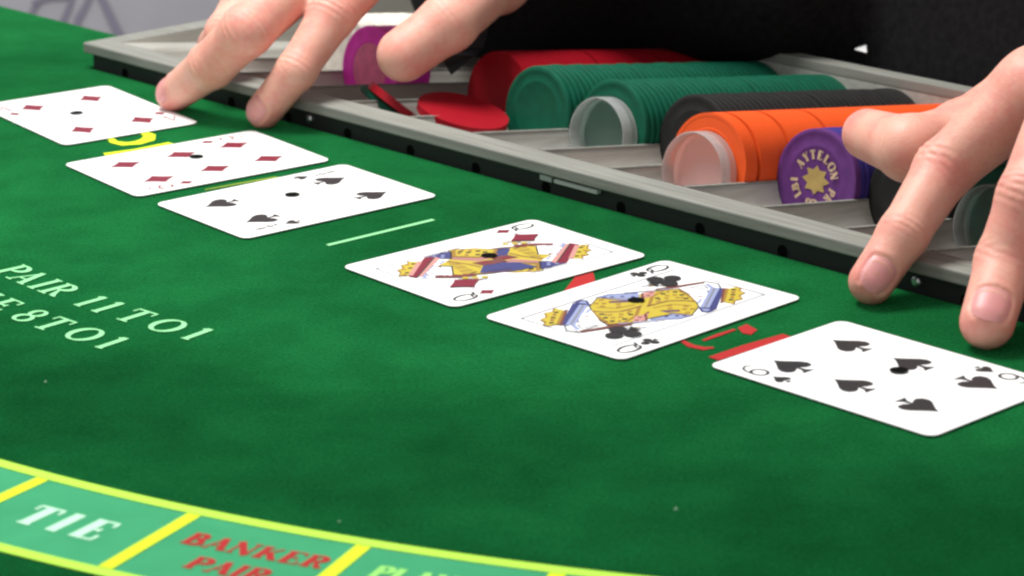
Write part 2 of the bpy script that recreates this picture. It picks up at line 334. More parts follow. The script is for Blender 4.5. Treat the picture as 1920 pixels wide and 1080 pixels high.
# ------------------------------------------------------------------ playing cards
def bend(x, y): return 0.68                # lies flat, a hair above the felt pile
def card_outline(w_, h_, r_, n=7):
    P = []
    for cx_, cy_, a0 in ((w_/2-r_, h_/2-r_, 0), (-w_/2+r_, h_/2-r_, 90), (-w_/2+r_, -h_/2+r_, 180), (w_/2-r_, -h_/2+r_, 270)):
        P += [(cx_ + r_*math.cos(R(a0+90*k/n)), cy_ + r_*math.sin(R(a0+90*k/n))) for k in range(n+1)]
    out = []
    for i, p in enumerate(P):
        q = P[(i+1) % len(P)]; m_ = max(1, int(math.hypot(q[0]-p[0], q[1]-p[1]) / 5))
        out += [(p[0]+(q[0]-p[0])*t/m_, p[1]+(q[1]-p[1])*t/m_) for t in range(m_)]
    return out
def card_body(name, loc, rot):
    P = card_outline(63, 88, 3.6); n_ = len(P); rings = (1.0, 0.985, 0.9, 0.8, 0.7, 0.6, 0.5, 0.4, 0.3, 0.2, 0.1)
    v, f = [], []
    for k, sc in enumerate(rings):
        for x, y in P: v.append((x*sc, y*sc, bend(x*sc, y*sc) + 0.32 - (0.08 if k == 0 else 0)))
    for k in range(len(rings) - 1):
        for i in range(n_): j = (i+1) % n_; f.append((k*n_+i, k*n_+j, (k+1)*n_+j, (k+1)*n_+i))
    f.append(tuple(range((len(rings)-1)*n_, len(rings)*n_)))
    b0 = len(v)
    for x, y in P: v.append((x, y, bend(x, y)))
    for i in range(n_): j = (i+1) % n_; f.append((b0+i, b0+j, j, i))
    f.append(tuple(range(b0+n_-1, b0-1, -1)))
    return build(name, v, f, CARD, loc=loc, rotz=rot)
def ink(parent, name, polys, mats, lift=0.06):   # polys: (points, material index); laid on the bent card
    mb = MB()
    for i, q in enumerate(polys):
        mb.poly(list(q[0]), lift + (0.012 * i if len(q) < 3 else 0.003 * q[2]), q[1])
    vv = [(x, y, z + bend(x, y) + 0.32) for x, y, z in mb.v]
    return build(name, vv, mb.f, mats, parent, midx=mb.m)
def ink_ribbon(parent, name, strokes, material, lift=0.05):
    mb = MB()
    for i, (pts, wd, cl) in enumerate(strokes): mb.ribbon(pts, wd, lift + 0.012 * i, closed=cl)
    vv = [(x, y, z + bend(x, y) + 0.32) for x, y, z in mb.v]
    return build(name, vv, mb.f, material, parent)
def diamond(s_=1.0):
    q = [(0, 7.4), (5.9, 0), (0, -7.4), (-5.9, 0)]; P = []
    for i in range(4):
        a, b = q[i], q[(i+1) % 4]
        for k in range(4):
            t = k / 4; x = a[0]+(b[0]-a[0])*t; y = a[1]+(b[1]-a[1])*t; f_ = 1 - 0.10 * math.sin(math.pi * t); P.append((x*f_*s_, y*f_*s_))
    return [P]
def spade(s_=1.0):
    half = [(0, 7.6), (1.2, 5.6), (3.2, 3.2), (5.2, 1.0), (6.1, -1.2), (5.7, -3.2), (4.2, -4.2), (2.4, -4.0), (0.9, -2.9)]
    body = half + [(-x, y) for x, y in half[:0:-1]]
    stem = [(0.5, -3.0), (0.9, -5.2), (2.6, -7.2), (-2.6, -7.2), (-0.9, -5.2), (-0.5, -3.0)]
    return [[(x*s_, y*s_) for x, y in body], [(x*s_, y*s_) for x, y in stem]]
def club(s_=1.0):
    c = lambda x, y, r_: [(( x + r_*math.cos(2*math.pi*k/18))*s_, (y + r_*math.sin(2*math.pi*k/18))*s_) for k in range(18)]
    stem = [(0.7, 0.5), (0.9, -4.6), (2.7, -7.2), (-2.7, -7.2), (-0.9, -4.6), (-0.7, 0.5)]
    return [c(0, 4.0, 3.3), c(-3.6, -1.6, 3.3), c(3.6, -1.6, 3.3), [(x*s_, y*s_) for x, y in stem]]
SUIT = dict(diamond=(diamond, K_RED), spade=(spade, K_BLK), club=(club, K_BLK))
def place(polys, x, y, flip): return [[(x + (-px if flip else px), y + (-py if flip else py)) for px, py in P] for P in polys]
IDX = {'4': [([(1.2,-4.8),(1.2,4.8)],1.0,False), ([(1.2,4.8),(-2.6,-1.8),(2.9,-1.8)],.75,False), ([(0,-4.7),(2.4,-4.7)],.6,False)],
       '6': [(ell(0,-2.0,2.5,2.8,0,345,23),1.0,True), ([(-2.5,-2.0),(-2.2,1.6),(-1.0,4.0),(1.2,4.9),(2.4,3.8)],.8,False)],
       'Q': [(ell(0,0.3,2.6,4.5,0,345,23),[.7+.5*abs(math.cos(math.pi*k/12)) for k in range(24)],True), ([(-1.2,-2.2),(0.4,-2.6),(1.6,-4.6),(3.3,-5.2)],.95,False)]}
def index(card, ch, suit, ix, iy, py_, inkm):
    for flip in (False, True):
        sgn = -1 if flip else 1
        ink_ribbon(card, "corner_index", [([(sgn*(ix+x), sgn*(iy+y)) for x, y in pts], wd, cl) for pts, wd, cl in IDX[ch]], inkm)
        fn, mt = SUIT[suit]; ink(card, "corner_pip", [(P, 0) for P in place(fn(.48), sgn*ix, sgn*py_, flip)], mt)
def punch(card, x, y, r_=2.9): ink(card, "punched_hole", [([(x + r_*math.cos(2*math.pi*k/20), y + r_*math.sin(2*math.pi*k/20)) for k in range(20)], 0)], K_HOLE, lift=0.52)
def number_card(loc, rot, ch, suit, spots, hole, label):
    c = tag(card_body("playing_card", (*loc, 0), R(rot)), label, "playing card", "dealt cards face up on the felt")
    fn, mt = SUIT[suit]
    for x, y in spots: ink(c, "pip", [(P, 0) for P in place(fn(), x, y, y < -5)], mt)
    index(c, ch, suit, -25.3, 30.0, 19.0, K_BLK if suit == 'spade' else K_RED); punch(c, *hole)
    return c
FOUR = [(-14, 25), (14, 25), (-14, -25), (14, -25)]; SIX = FOUR + [(-14, 0.3), (14, 0.3)]
number_card((-183.2, 1109.3), 34.3, '4', 'diamond', FOUR, (-3.4, 3.2), "four of diamonds turned sideways at the far end of the line of cards")
number_card((-126.1, 1024.9), -54.6, '6', 'diamond', SIX, (-6.4, 3.2), "six of diamonds lying between the four of diamonds and the four of spades")
number_card((-81.6, 966.2), -51.8, '4', 'spade', FOUR, (-6.0, 1.9), "four of spades beside the thin white line on the felt")

def draw_diamond_queen(a, ln, dots):
    a(9, (-14.5,-.02),(-11.4,11.2),(-7.2,19.2),(-3.5,22.2),(4.7,16.2),(13.3,13.3),(20.8,4),(14.4,-.02))
    a(0, (-14,-.02),(-11,11),(-6.8,18.8),(-3.5,21.7),(4.5,15.8),(13,13),(20.3,4),(14,-.02))
    a(3, (-16,-6),(-14.5,3),(-11,10.6),(-8,13.6),(-2.2,7.4),(-3,1),(-7,-4))
    a(1, (9.4,-9.1),(5.2,-4.2),(6.2,2.6),(13.6,9.0),(20.5,3.0),(16,-4))
    a(0, (9.8,-7.6),(6.6,-3.8),(7.4,1.8),(13.4,7.0),(19.0,2.6),(15.4,-3.2))
    dots(9, .8, (10,-3.5),(13.6,1.2),(16.2,2.8),(12.6,-2.4),(9.2,.4)); dots(5, .6, (11.6,3.6),(14.8,-.6),(8.4,-1.6),(17.4,.8),(14.9,4.4))
    a(0, (-3.3,9.2),(-6.2,13.5),(-6.7,18.9),(-3.6,21.7),(4.5,15.6),(9.1,19.6),(13.0,14.5),(2.3,10.2))
    ln(5, .4, (-13,4),(-9.6,12.6),(-5.6,19)); ln(9, .3, (-11.4,2),(-8.6,10.6))
    for k in range(7): ln(5 if k % 2 else 1, .45, (-5.6+2.1*k,13.6-.3*k),(-4.6+2.3*k,18.6-.7*k))
    ln(9, .3, (-6.4,13.5),(-6.8,18.9),(-3.6,21.9),(4.5,15.9),(9.1,19.8),(13.2,14.5)); ln(5, .4, (-3.3,9.2),(2.3,10.2),(13.0,14.5))
    a(5, (-3.4,3.9),(-2.0,7.6),(2.8,8.6),(1.9,3.5),(0.2,-1.5),(-3.6,-2.5)); a(2, (-1.6,3.0),(-.6,5.8),(1.6,6.4),(.9,3.2))
    a(6, (2.4,-2.2),(2.8,5.5),(10.9,11.2),(13.0,9.4),(5.7,3.0),(5.5,-5.9)); ln(5, .4, (3.6,-3),(4.2,4.4),(12,10.3)); ln(9, .3, (5.7,-5.9),(5.9,3.0),(13.0,9.2))
    a(8, (-2.4,22.9),(-2.1,28.7),(1.1,34.2),(15.5,15.1),(11.1,11.6),(8,19.4))
    ln(7, .5, (-1.6,24.5),(0.8,29),(5,27.5)); ln(7, .5, (3,23),(5.2,26),(9,22.6)); ln(4, .8, (0,31.6),(5.4,27.4),(9.6,20.2)); ln(9, .35, (1.2,25.2),(2.6,26.8)); ln(9, .35, (4.4,21.6),(6.0,23.0)); ln(2, .5, (6.6,19.0),(7.8,20.4)); ln(4, .6, (11.5,13.6),(9.4,17.6),(12.6,17.4))
    a(5, (-10.1,16.8),(-6.6,23.7),(-2.1,28.7),(-1.0,27.7),(-5.2,22.5),(-8.6,15.6)); ln(2, .5, (-8.2,15.8),(-4.8,22.4),(-.8,27.4))
    a(3, (11.4,10.8),(15.5,15.1),(19.3,16.2),(19.3,9.7),(18.7,5.0)); ln(9, .35, (11.4,10.8),(18.7,5.0),(19.5,9.7)); dots(4, .6, (16.6,10.4),(17.6,13.4),(15,11.8))
    a(6, (1.6,31.6),(2.3,33.4),(17.3,13.6),(14.6,13.2)); a(2, (2.3,33.4),(5.3,34.5),(19.2,16.5),(17.3,13.6)); ln(9, .3, (2.1,33.3),(17.2,13.5))
    a(0, (6.0,32.1),(6.4,34.6),(8.4,36.2),(11.0,33.3),(13.6,33.0),(14.2,29.6),(17.4,28.4),(17.0,25.6),(19.2,24.0),(16.2,21.0)); ln(6, .9, (5.6,33.4),(16.6,20.6)); dots(9, .7, (8.8,32.4),(12.4,28.2),(15.6,24.4)); dots(1, .7, (7.6,34.4),(12.6,31),(16.4,26.6)); ln(1, .35, (6.4,34.6),(8.4,36.2),(11.0,33.3),(13.6,33.0),(14.2,29.6),(17.4,28.4),(17.0,25.6),(19.2,24.0))
    for k in range(5): ln(1 if k % 2 else 7, .35, (-15.6+1.5*k,16.2+1.2*k),(-14.2+1.5*k,18.6+1.2*k))
    dots(0, 1.0, (-13,15.4),(-11.2,18.4),(-9.4,21.2))
def draw_club_queen(a, ln, dots):
    a(9, (-12.5,-.02),(-9.4,11.2),(-8.3,17.5),(-5,22.8),(4.4,19.6),(13.4,12.5),(17.9,4),(12.4,-.02))
    a(0, (-12,-.02),(-9,11),(-7.8,17.5),(-5,22.2),(4.2,19.2),(13,12.2),(17.4,4),(12,-.02))
    a(4, (5.1,-3.6),(10.3,0.3),(18.0,4.4),(17.3,-1.5),(11.3,-9.0)); 
    for k in range(5): ln(7, .4, (7.2+2*k,-4.6+1.6*k),(8.6+2*k,-2.2+1.5*k)); 
    dots(3, .6, (9.6,-4.8),(12.4,-2.6),(14.6,.2),(16.2,2.2)); ln(3, .35, (11.3,-9),(17.3,-1.5),(18,4.4))
    a(0, (1.7,-0.9),(2.9,8.3),(9.7,12.9),(12.8,12.0),(17.1,3.9),(10.1,0.5),(5.4,-3.3)); ln(1, .5, (3.2,1),(5,8),(10.6,11.6)); ln(5, .4, (5.2,-3),(10.1,.7),(17.1,4.1))
    dots(1, .8, (5.4,6.4),(9.8,9.8),(13.4,9.0),(14.8,5.2),(11.6,7.2),(7.6,4.4))
    a(5, (6.4,0.4),(10.8,5.7),(12.2,4.2),(7.7,-1.1)); a(3, (7.2,.4),(10.8,4.7),(11.5,4.0),(7.8,-.4))
    a(1, (0.6,0.7),(-5.8,9.3),(-7.8,17.5),(-5.0,22.4),(4.2,19.0),(9.6,16.1),(5.4,14.0),(1.6,9.8)); a(0, (0.4,3.0),(-4.8,10),(-6.6,17.2),(-4.4,20.9),(3.6,17.8),(7.6,15.9),(4.2,13.6),(.9,9.6))
    dots(9, .75, (-3,9.6),(-4.8,14.4),(-3.4,18.8),(.6,17.8),(4.2,16.0)); dots(1, .75, (-.6,11.6),(-2.4,13.8),(-1.2,16.2),(1.6,14.6),(-.4,7.2)); dots(5, .5, (-1.4,9.0),(2.8,15.6),(-5,17),(-2.2,20.4)); ln(5, .4, (.6,.7),(1.6,9.8),(5.4,14),(9.6,16.1))
    a(6, (-10.6,10.2),(-9.6,15.8),(-5.5,10.5),(-6.2,6.1),(-5.7,3.8)); dots(5, .6, (-8.6,12.6),(-7.2,9.6),(-7.4,7.2)); ln(5, .4, (-10.6,10.2),(-6.2,6.1),(-5.4,3.4))
    a(8, (-3.3,23.6),(-2.5,33.8),(3.1,32.5),(14.8,13.0),(11.4,14.4),(3.3,19.2))
    ln(7, .5, (-2.6,25),(-1.4,31),(2.4,29)); ln(7, .5, (1.4,24.6),(3.6,27.4),(8.6,23.2)); ln(4, .8, (-1.6,32.6),(3,30.6),(8.6,22)); ln(9, .35, (0,27),(1.4,28.6)); ln(9, .35, (3.2,22.8),(4.8,24.2)); ln(2, .5, (5.6,20.2),(6.8,21.6)); ln(4, .6, (10.6,15),(8.6,18.6),(11.6,18.6))
    a(5, (-10.5,16.8),(-7.7,24.2),(-4.0,34.3),(-2.8,32.9),(-6.1,22.3),(-9.2,15.3)); ln(7, .4, (-4,34.3),(1,35.6),(4.8,32.6))
    a(4, (2.4,30.9),(4.8,32.2),(16.6,13.7),(14.0,12.0)); a(3, (4.8,32.2),(6.3,32.7),(19.0,14.6),(16.6,13.7)); ln(7, .4, (3.6,31.0),(15.2,13.2)); a(3, (13.2,11.8),(15.0,12.2),(19.0,14.6),(20.0,9.9),(17.7,8.7)); a(4, (15.4,11.2),(18,12.8),(18.6,10.6),(17.4,10))
    a(5, (5.5,32.9),(7.8,34.1),(15.9,23.3),(16.0,19.8)); ln(1, .6, (7.0,33.6),(15.8,22.0))
    a(0, (7.5,33.8),(8.0,36.6),(10.2,36.8),(11.6,34.4),(14.5,34.0),(15.0,30.6),(18.4,28.2),(17.6,25.2),(19.7,22.4),(16.6,21.4)); dots(9, .75, (9.6,33.8),(13,29.6),(16.2,25)); dots(2, .6, (11.4,31.6),(14.8,27.2)); ln(1, .35, (8.0,36.6),(10.2,36.8),(11.6,34.4),(14.5,34.0),(15.0,30.6),(18.4,28.2),(17.6,25.2),(19.7,22.4))
    for k in range(6): ln(4 if k % 2 else 7, .4, (-15.0+1.3*k,6.2+2.2*k),(-13.2+1.3*k,8.4+2.2*k))
    for k in range(4): ln(1 if k % 2 else 7, .35, (-15.6+1.6*k,15.2+1.8*k),(-14.4+1.6*k,18.4+1.4*k))
def court_card(loc, rot, suit, label, sch):
    c = tag(card_body("playing_card", (*loc, 0), R(rot)), label, "playing card", "dealt cards face up on the felt")
    mats = [K_YEL, K_GLD, K_RED, K_BLU, K_LBL, K_BRN, K_PNK, K_GRY, CARD, K_BLK]
    polys = []; lay = [0]
    for sgn in (1, -1):
        def a(mi, *pts, new=True):
            if new: lay[0] += 1
            polys.append(([(sgn*x, sgn*y) for x, y in pts], mi, lay[0]))
        # robe: two gold sleeves, trim and a dark centre
        def ln(mi, wd, *pts):                     # thin printed line
            mb_ = MB(); mb_.ribbon(list(pts), wd * 1.9, 0)
            lay[0] += 1
            for f_ in mb_.f: a(mi, *[(mb_.v[q_][0], mb_.v[q_][1]) for q_ in f_], new=False)
        def dots(mi, r_, *pts):
            lay[0] += 1
            for x, y in pts: a(mi, (x-r_*1.4,y),(x,y+r_*1.6),(x+r_*1.4,y),(x,y-r_*1.6), new=False)
        sch['draw'](a, ln, dots)
        ln(7, .25, (-20.6,-37.2),(-20.6,37.2),(20.6,37.2))
    ink(c, "court_figure", polys, mats, lift=0.03)
    fn, mt = SUIT[suit]
    for flip, sx in ((False, -1), (True, 1)): ink(c, "pip", [(P, 0) for P in place(fn(.92), sx*14.0, -sx*25.3, flip)], mt, lift=0.42)
    index(c, 'Q', suit, -26.0, 34.2, 25.2, K_BLK)
    return c
court = court_card((-5.7, 882.3), -50.3, 'diamond', "queen of diamonds with its red and gold court figure", dict(draw=draw_diamond_queen))
punch(court, -5.3, 1.5); 
court = court_card((43.7, 827.4), -46.2, 'club', "queen of clubs with its blue and gold court figure", dict(draw=draw_club_queen))
punch(court, -6.0, 2.5)
number_card((113.2, 757.0), 42.4, '6', 'spade', SIX, (5.5, -1.5), "six of spades turned sideways at the near end of the line of cards")

# ------------------------------------------------------------------ chip tray
PHI = R(8.5); TP = math.tan(PHI); RC = 19.5
PITCHA = 38.8; A0 = 26.2
def crest_z(b): return 11.9 - (b - 13) * TP
def axis_z(b): return crest_z(b) + 4.0
tray = empty("chip_tray", (T0.x, T0.y, 0), TA, "long grey chip tray with rounded rows set into the table's edge", "chip tray")
def frame_ring(mb, a0, a1, b0, b1, ia0, ia1, ib0, ib1, z0, z1):
    o_ = [(a0,b0),(a1,b0),(a1,b1),(a0,b1)]; i_ = [(ia0,ib0),(ia1,ib0),(ia1,ib1),(ia0,ib1)]
    v = [(*p, z1) for p in o_] + [(*p, z1) for p in i_] + [(*p, z0) for p in o_] + [(*p, z0) for p in i_]
    fs = []
    for k in range(4):
        j = (k+1) % 4
        fs += [(k, j, 4+j, 4+k), (8+j, 8+k, 12+k, 12+j), (8+k, 8+j, j, k), (4+k, 4+j, 12+j, 12+k)]
    mb.add(v, fs)
def bevel(o, wd, seg=2):
    md = o.modifiers.new("bevel", 'BEVEL'); md.width = wd * S; md.segments = seg; md.limit_method = 'ANGLE'
    return o
m = MB(); frame_ring(m, 0, 582.5, 0, 213, 13, 569.4, 12.8, 205, 7.3, 12.2); bevel(m.build("rim", RIM, tray), 0.7)
m = MB(); frame_ring(m, 3.2, 579.5, 3.2, 210, 12.4, 570, 12.2, 205.6, -62, 7.3); m.build("tray_body", DARK, tray)
m = MB(); m.add([(13,205.2,12),(569.4,205.2,12),(569.4,205.2,-60),(13,205.2,-60)], [(0,1,2,3)])
m.add([(13.2,12.9,12),(13.2,205.1,12),(13.2,205.1,-60),(13.2,12.9,-60)], [(0,1,2,3)]); m.add([(569.2,12.9,12),(569.2,205.1,12),(569.2,205.1,-60),(569.2,12.9,-60)], [(0,3,2,1)])
m.build("inner_wall", TRO, tray)
# rounded rows: a gutter per row, butted along the crests
half = math.acos(4.0 / 19.82); NS = 18
cyl = []
for k in range(NS + 1):
    t = math.pi + half - 0 if False else -math.pi / 2 - (half - 2 * half * k / NS)
    cyl.append((19.82 * math.cos(t), 19.82 * math.sin(t)))
prof = [(max(-19.4, min(19.4, x)), z + 4.0) for x, z in cyl]
prof[0] = (-19.4, prof[0][1]); prof[-1] = (19.4, prof[-1][1])
prof = [(-19.4, prof[0][1])] + [(x * 0.965, z) for x, z in prof] + [(19.4, prof[-1][1])]
prof = [(x, z) for x, z in prof]
troughs = []
for k in range(14):
    ac = A0 + PITCHA * (k + .5); v, f_ = [], []
    for b in (12.9, 60, 110, 160, 205):
        for x, z in prof: v.append((ac + x, b, crest_z(b) + z))
    n_ = len(prof)
    for r_ in range(4):
        for i in range(n_ - 1): f_.append((r_*n_+i, r_*n_+i+1, (r_+1)*n_+i+1, (r_+1)*n_+i))
    e0 = len(v)                                                     # end wall under the front rim
    v += [(ac + x, 12.95, crest_z(12.95) + z) for x, z in prof] + [(ac + 19.4, 12.95, 11.9), (ac - 19.4, 12.95, 11.9)]
    f_.append(tuple(range(e0 + n_ + 1, e0 - 1, -1)))
    t_ = build("trough", v, f_, TRO, tray)
    me = t_.data
    for p in me.polygons:
        if len(p.vertices) == 4: p.use_smooth = True
    troughs.append(t_)
for k in range(1, 14):
    ac = A0 + PITCHA * k; m = MB()
    prs = [(-.95, -.25), (-.7, .22), (.7, .22), (.95, -.25)]
    vv = [(ac + x, b, crest_z(b) + z) for b in (12.9, 205) for x, z in prs]
    m.add(vv, [(i, i+1, 5+i, 4+i) for i in range(3)] + [(3, 2, 1, 0), (4, 5, 6, 7)]); m.build("row_divider", RIM, tray)
m = MB(); m.add([(13,12.9,11.8),(A0,12.9,11.8),(A0,205,crest_z(205)),(13,205,crest_z(205))], [(0,1,2,3)]); m.build("side_ledge", TRO, tray)
# front edge fittings
for a_ in (29, 70, 110.5, 150.8, 191, 231.2, 271, 311.5, 352.4, 393, 433, 473.5, 514, 554):
    m = MB(); m.add([(a_ + 2.3*math.cos(2*math.pi*k/16), 2.9, 1.3 + 2.5*math.sin(2*math.pi*k/16)) for k in range(16)], [tuple(range(16))]); m.build("bolt_hole", HOLE, tray)
for a_ in (166.5, 493.5):
    m = MB(); n_ = 14
    for ring, (r_, b_) in enumerate(((2.0, 3.1), (1.9, 1.9), (1.1, 1.3))):
        m.v += [(a_ + r_*math.cos(2*math.pi*k/n_), b_, 3.8 + r_*math.sin(2*math.pi*k/n_)) for k in range(n_)]
    for q in range(2): m.f += [[q*n_+k, q*n_+(k+1) % n_, (q+1)*n_+(k+1) % n_, (q+1)*n_+k] for k in range(n_)]
    m.f.append([2*n_+k for k in range(n_)]); m.m = [0]*len(m.f)
    m.build("screw_head", METAL, tray)
m = MB(); m.box(318.5, 342, 0.6, 3.0, 4.9, 6.6); m.box(309.5, 316, 1.6, 3.0, 4.4, 6.6); bevel(m.build("latch_plate", mat("latch_grey", (0.45,0.45,0.43), 0.4), tray), 0.25)

# ------------------------------------------------------------------ chips
TDIR = (BX * math.cos(PHI) + Vector((0, 0, -math.sin(PHI)))).normalized()
XD = AX.copy(); YD = TDIR.cross(XD).normalized()
def chip_matrix(pos, zdir=TDIR, xdir=None, spin=0.0):
    z = zdir.normalized(); x = (xdir if xdir is not None else XD); x = (x - z * x.dot(z)).normalized(); y = z.cross(x)
    x2 = x * math.cos(spin) + y * math.sin(spin); y2 = z.cross(x2)
    return Matrix(((x2.x, y2.x, z.x, pos.x*S), (x2.y, y2.y, z.y, pos.y*S), (x2.z, y2.z, z.z, pos.z*S), (0, 0, 0, 1)))
def lathe(profile, n_=56):
    v, f_ = [], []
    for r_, z in profile:
        v += [(r_*math.cos(2*math.pi*k/n_), r_*math.sin(2*math.pi*k/n_), z) for k in range(n_)]
    for q in range(len(profile)-1): f_ += [(q*n_+k, q*n_+(k+1) % n_, (q+1)*n_+(k+1) % n_, (q+1)*n_+k) for k in range(n_)]
    return v, f_, n_
def chip_mesh(name, material, bev=0.55, th=3.3, ring=True):
    p = [(12.2, 0.12), (12.6, 0.0), (13.4, 0.0), (13.8, 0.14), (RC-1.6-bev, 0.14), (RC-1.3-bev, 0.0), (RC-bev, 0.0), (RC-bev*.3, bev*.3), (RC, bev), (RC, th-bev), (RC-bev*.3, th-bev*.3), (RC-bev, th)] if ring else \
        [(RC-bev, 0.0), (RC-bev*.3, bev*.3), (RC, bev), (RC, th-bev), (RC-bev*.3, th-bev*.3), (RC-bev, th)]
    v, f_, n_ = lathe(p)
    f_ = [tuple(reversed(q)) for q in f_]
    f_.append(tuple(range(n_-1, -1, -1))[::-1]); f_.append(tuple(range((len(p)-1)*n_, len(p)*n_)))
    me = bpy.data.meshes.new(name); me.from_pydata([(a*S, b*S, c*S) for a, b, c in v], [], f_)
    bm_ = bmesh.new(); bm_.from_mesh(me); bmesh.ops.recalc_face_normals(bm_, faces=bm_.faces); bm_.to_mesh(me); bm_.free()
    me.materials.append(material)
    for q in me.polygons: q.use_smooth = len(q.vertices) == 4
    me.set_sharp_from_angle(angle=R(38 if bev > 0.1 else 8))
    return me
CM = {k: chip_mesh(k + "_chip_shape", CH[k], bev) for k, bev in dict(red=0.03, green=1.05, black=0.8, orange=0.02, purple=0.4, blue=0.45, magenta=0.4, white=0.5).items()}
def chip(col, matrix, label, group):
    o = bpy.data.objects.new(f"{col}_chip", CM[col]); C.objects.link(o); o.matrix_world = matrix
    return tag(o, label, "poker chip", group)
SEG = {1: (', before its dark gap', ', beyond its dark gap'), 2: (', before its first gap', ', between its two gaps', ', beyond its second gap'),
       3: (', before its first gap', ', between first and second gaps', ', between second and third gaps', ', beyond its third gap')}
def row_pos(k, b, drop=0.0): return tl(A0 + PITCHA * (k + .5), b, axis_z(b) - drop)
def row(k, b0, count, col, label, front, group, gaps=(), gap=0.9, jit=0.2, firstcols=None):
    p = row_pos(k, b0); s_ = 0.0; out = []
    for i in range(count):
        c = firstcols[i] if firstcols and i < len(firstcols) else col
        off = XD * random.uniform(-jit, jit) + YD * random.uniform(-jit, jit)
        pos = p + TDIR * s_ + off
        if to_tl(pos + TDIR * 3.4)[1] > 204.5: break
        n_gap = sum(1 for g_ in gaps if g_ < i)
        lab = front if i == 0 else label + (SEG[len(gaps)][n_gap] if gaps else '')
        out.append(chip(c, chip_matrix(pos, spin=random.uniform(0, 6.28)), lab, group))
        s_ += (3.3 if col in ('red', 'orange') else 3.32) + (gap if i in gaps else 0)
    return out
row(1, 86.5, 13, 'white', "cream chip in the short row behind the magenta chips", "end chip of the cream row, half hidden by a finger", "cream chips in the tray")
mg = row(2, 71.5, 6, 'magenta', "magenta chip packed behind the front magenta one", "front magenta chip with a pink middle beside the dealer's thumb", "magenta chips in the tray")
row(4, 79.0, 44, 'red', "red chip in the long red row", "front chip of the long red row", "red chips in the tray row", gaps=(13, 25), gap=1.8, jit=0.02)
row(5, 65.5, 46, 'green', "green chip in the row next to the red", "front chip of the green row without a clear cap", "green chips in the row next to the red", gaps=(23,), gap=1.5)
row(6, 71.5, 44, 'green', "green chip in the row ending in a clear cap", "green chip directly behind the grey looking clear cap", "green chips in the row next to the black", gaps=(21,), gap=1.5)
row(7, 79.5, 42, 'black', "black chip in the row beside the orange", "front chip of the black row behind the orange row", "black chips in the row next to the orange", gaps=(18,), gap=1.5)
row(8, 46.5, 48, 'orange', "orange chip in the bright orange row", "orange chip directly behind the pink tinted clear cap", "orange chips in the tray row", gaps=(1, 6, 13), gap=2.0, jit=0.01)
pr = row(9, 64.5, 12, 'blue', "violet blue chip stacked behind the purple stamped chip", "purple chip with a gold stamped emblem, front of its row", "purple and blue chips in the tray", firstcols=('purple',))
row(10, 72.0, 16, 'black', "black chip in the row behind the pointing finger", "front chip of the black row beside the purple chip", "black chips in the row next to the purple")
row(11, 78.0, 8, 'green', "green chip in the row under the dealer's near hand", "green chip behind the clear cap seen between two fingers", "green chips under the near hand")
# prints on the two chips whose faces show
def disc(r_, n_=40): return [(r_*math.cos(2*math.pi*k/n_), r_*math.sin(2*math.pi*k/n_)) for k in range(n_)]
m = MB(); m.poly(disc(11.6), 0); o = build("face_inlay", [(x, y, -0.06) for x, y, z in m.v], [tuple(reversed(f_)) for f_ in m.f], CH['pink'], mg[0])
def stamp(name, polys, material, z):
    mb = MB()
    for i, P in enumerate(polys): mb.poly(P, 0.012 * i)
    return build(name, [(x, y, z - zz) for x, y, zz in mb.v], [tuple(reversed(f_)) for f_ in mb.f], material, pr[0])
pr[0].matrix_world = chip_matrix(row_pos(9, 64.5), spin=math.pi)     # face print upright
def arcblock(r0, r1, a0, a1, n_=4): return [(r1*math.cos(R(a0+(a1-a0)*k/n_)), r1*math.sin(R(a0+(a1-a0)*k/n_))) for k in range(n_+1)] + [(r0*math.cos(R(a1-(a1-a0)*k/n_)), r0*math.sin(R(a1-(a1-a0)*k/n_))) for k in range(n_+1)]
def chipletter(ch, ang, size=3.5, rad=9.7, flipl=False):
    wd, st = GB[ch]; out = []
    ca, sa = math.cos(R(ang)), math.sin(R(ang))
    for s_ in st:
        mb = MB(); q = []
        for x, y in s_[0]:
            u, v_ = (x - wd/2) * size * .95, (y - .5) * size
            if flipl: q.append((ca*(rad - v_) - sa*u*1.0, sa*(rad - v_) + ca*u*1.0))
            else: q.append((ca*(rad + v_) + sa*u, sa*(rad + v_) - ca*u))
        ww = [t*size*1.25 for t in s_[1]] if isinstance(s_[1], list) else s_[1]*size*1.25
        mb.ribbon(q, ww, 0, closed=len(s_) > 2)
        for f_ in mb.f: out.append([(mb.v[i][0], mb.v[i][1]) for i in f_])
    return out
MIR = lambda polys: [[(-x, y) for x, y in P] for P in polys]
txt = []
for ch, ang in [('A',150),('Y',127),('T',106),('E',84),('L',63),('O',41),('N',20)]: txt += chipletter(ch, ang)
for ch, ang in [('B',205),('I',188),('L',222)]: txt += chipletter(ch, ang)
for ch, ang in [('P',-18),('R',-36)]: txt += chipletter(ch, ang, 3.4)
txt += chipletter('8', 263, 4.4, 9.4, True) + chipletter('O', 283, 4.4, 9.4, True)
stamp("gold_lettering", MIR(txt), CH['goldp'], -0.03)
flower = []
for k in range(8):
    a = 45*k; flower.append([(5.6*math.cos(R(a)), 4.6*math.sin(R(a))), (3.4*math.cos(R(a+24)), 3.4*math.sin(R(a+24))), (0.6*math.cos(R(a)), 0.6*math.sin(R(a))), (3.4*math.cos(R(a-24)), 3.4*math.sin(R(a-24)))])
flower = [[(1.22*x, 1.22*y) for x, y in P] for P in flower]; flower.append(disc(4.1, 16)); flower += [arcblock(1.2, 3.2, 40*k, 40*k+18) for k in range(0)]
stamp("gold_emblem", flower, CH['gold'], -0.05)

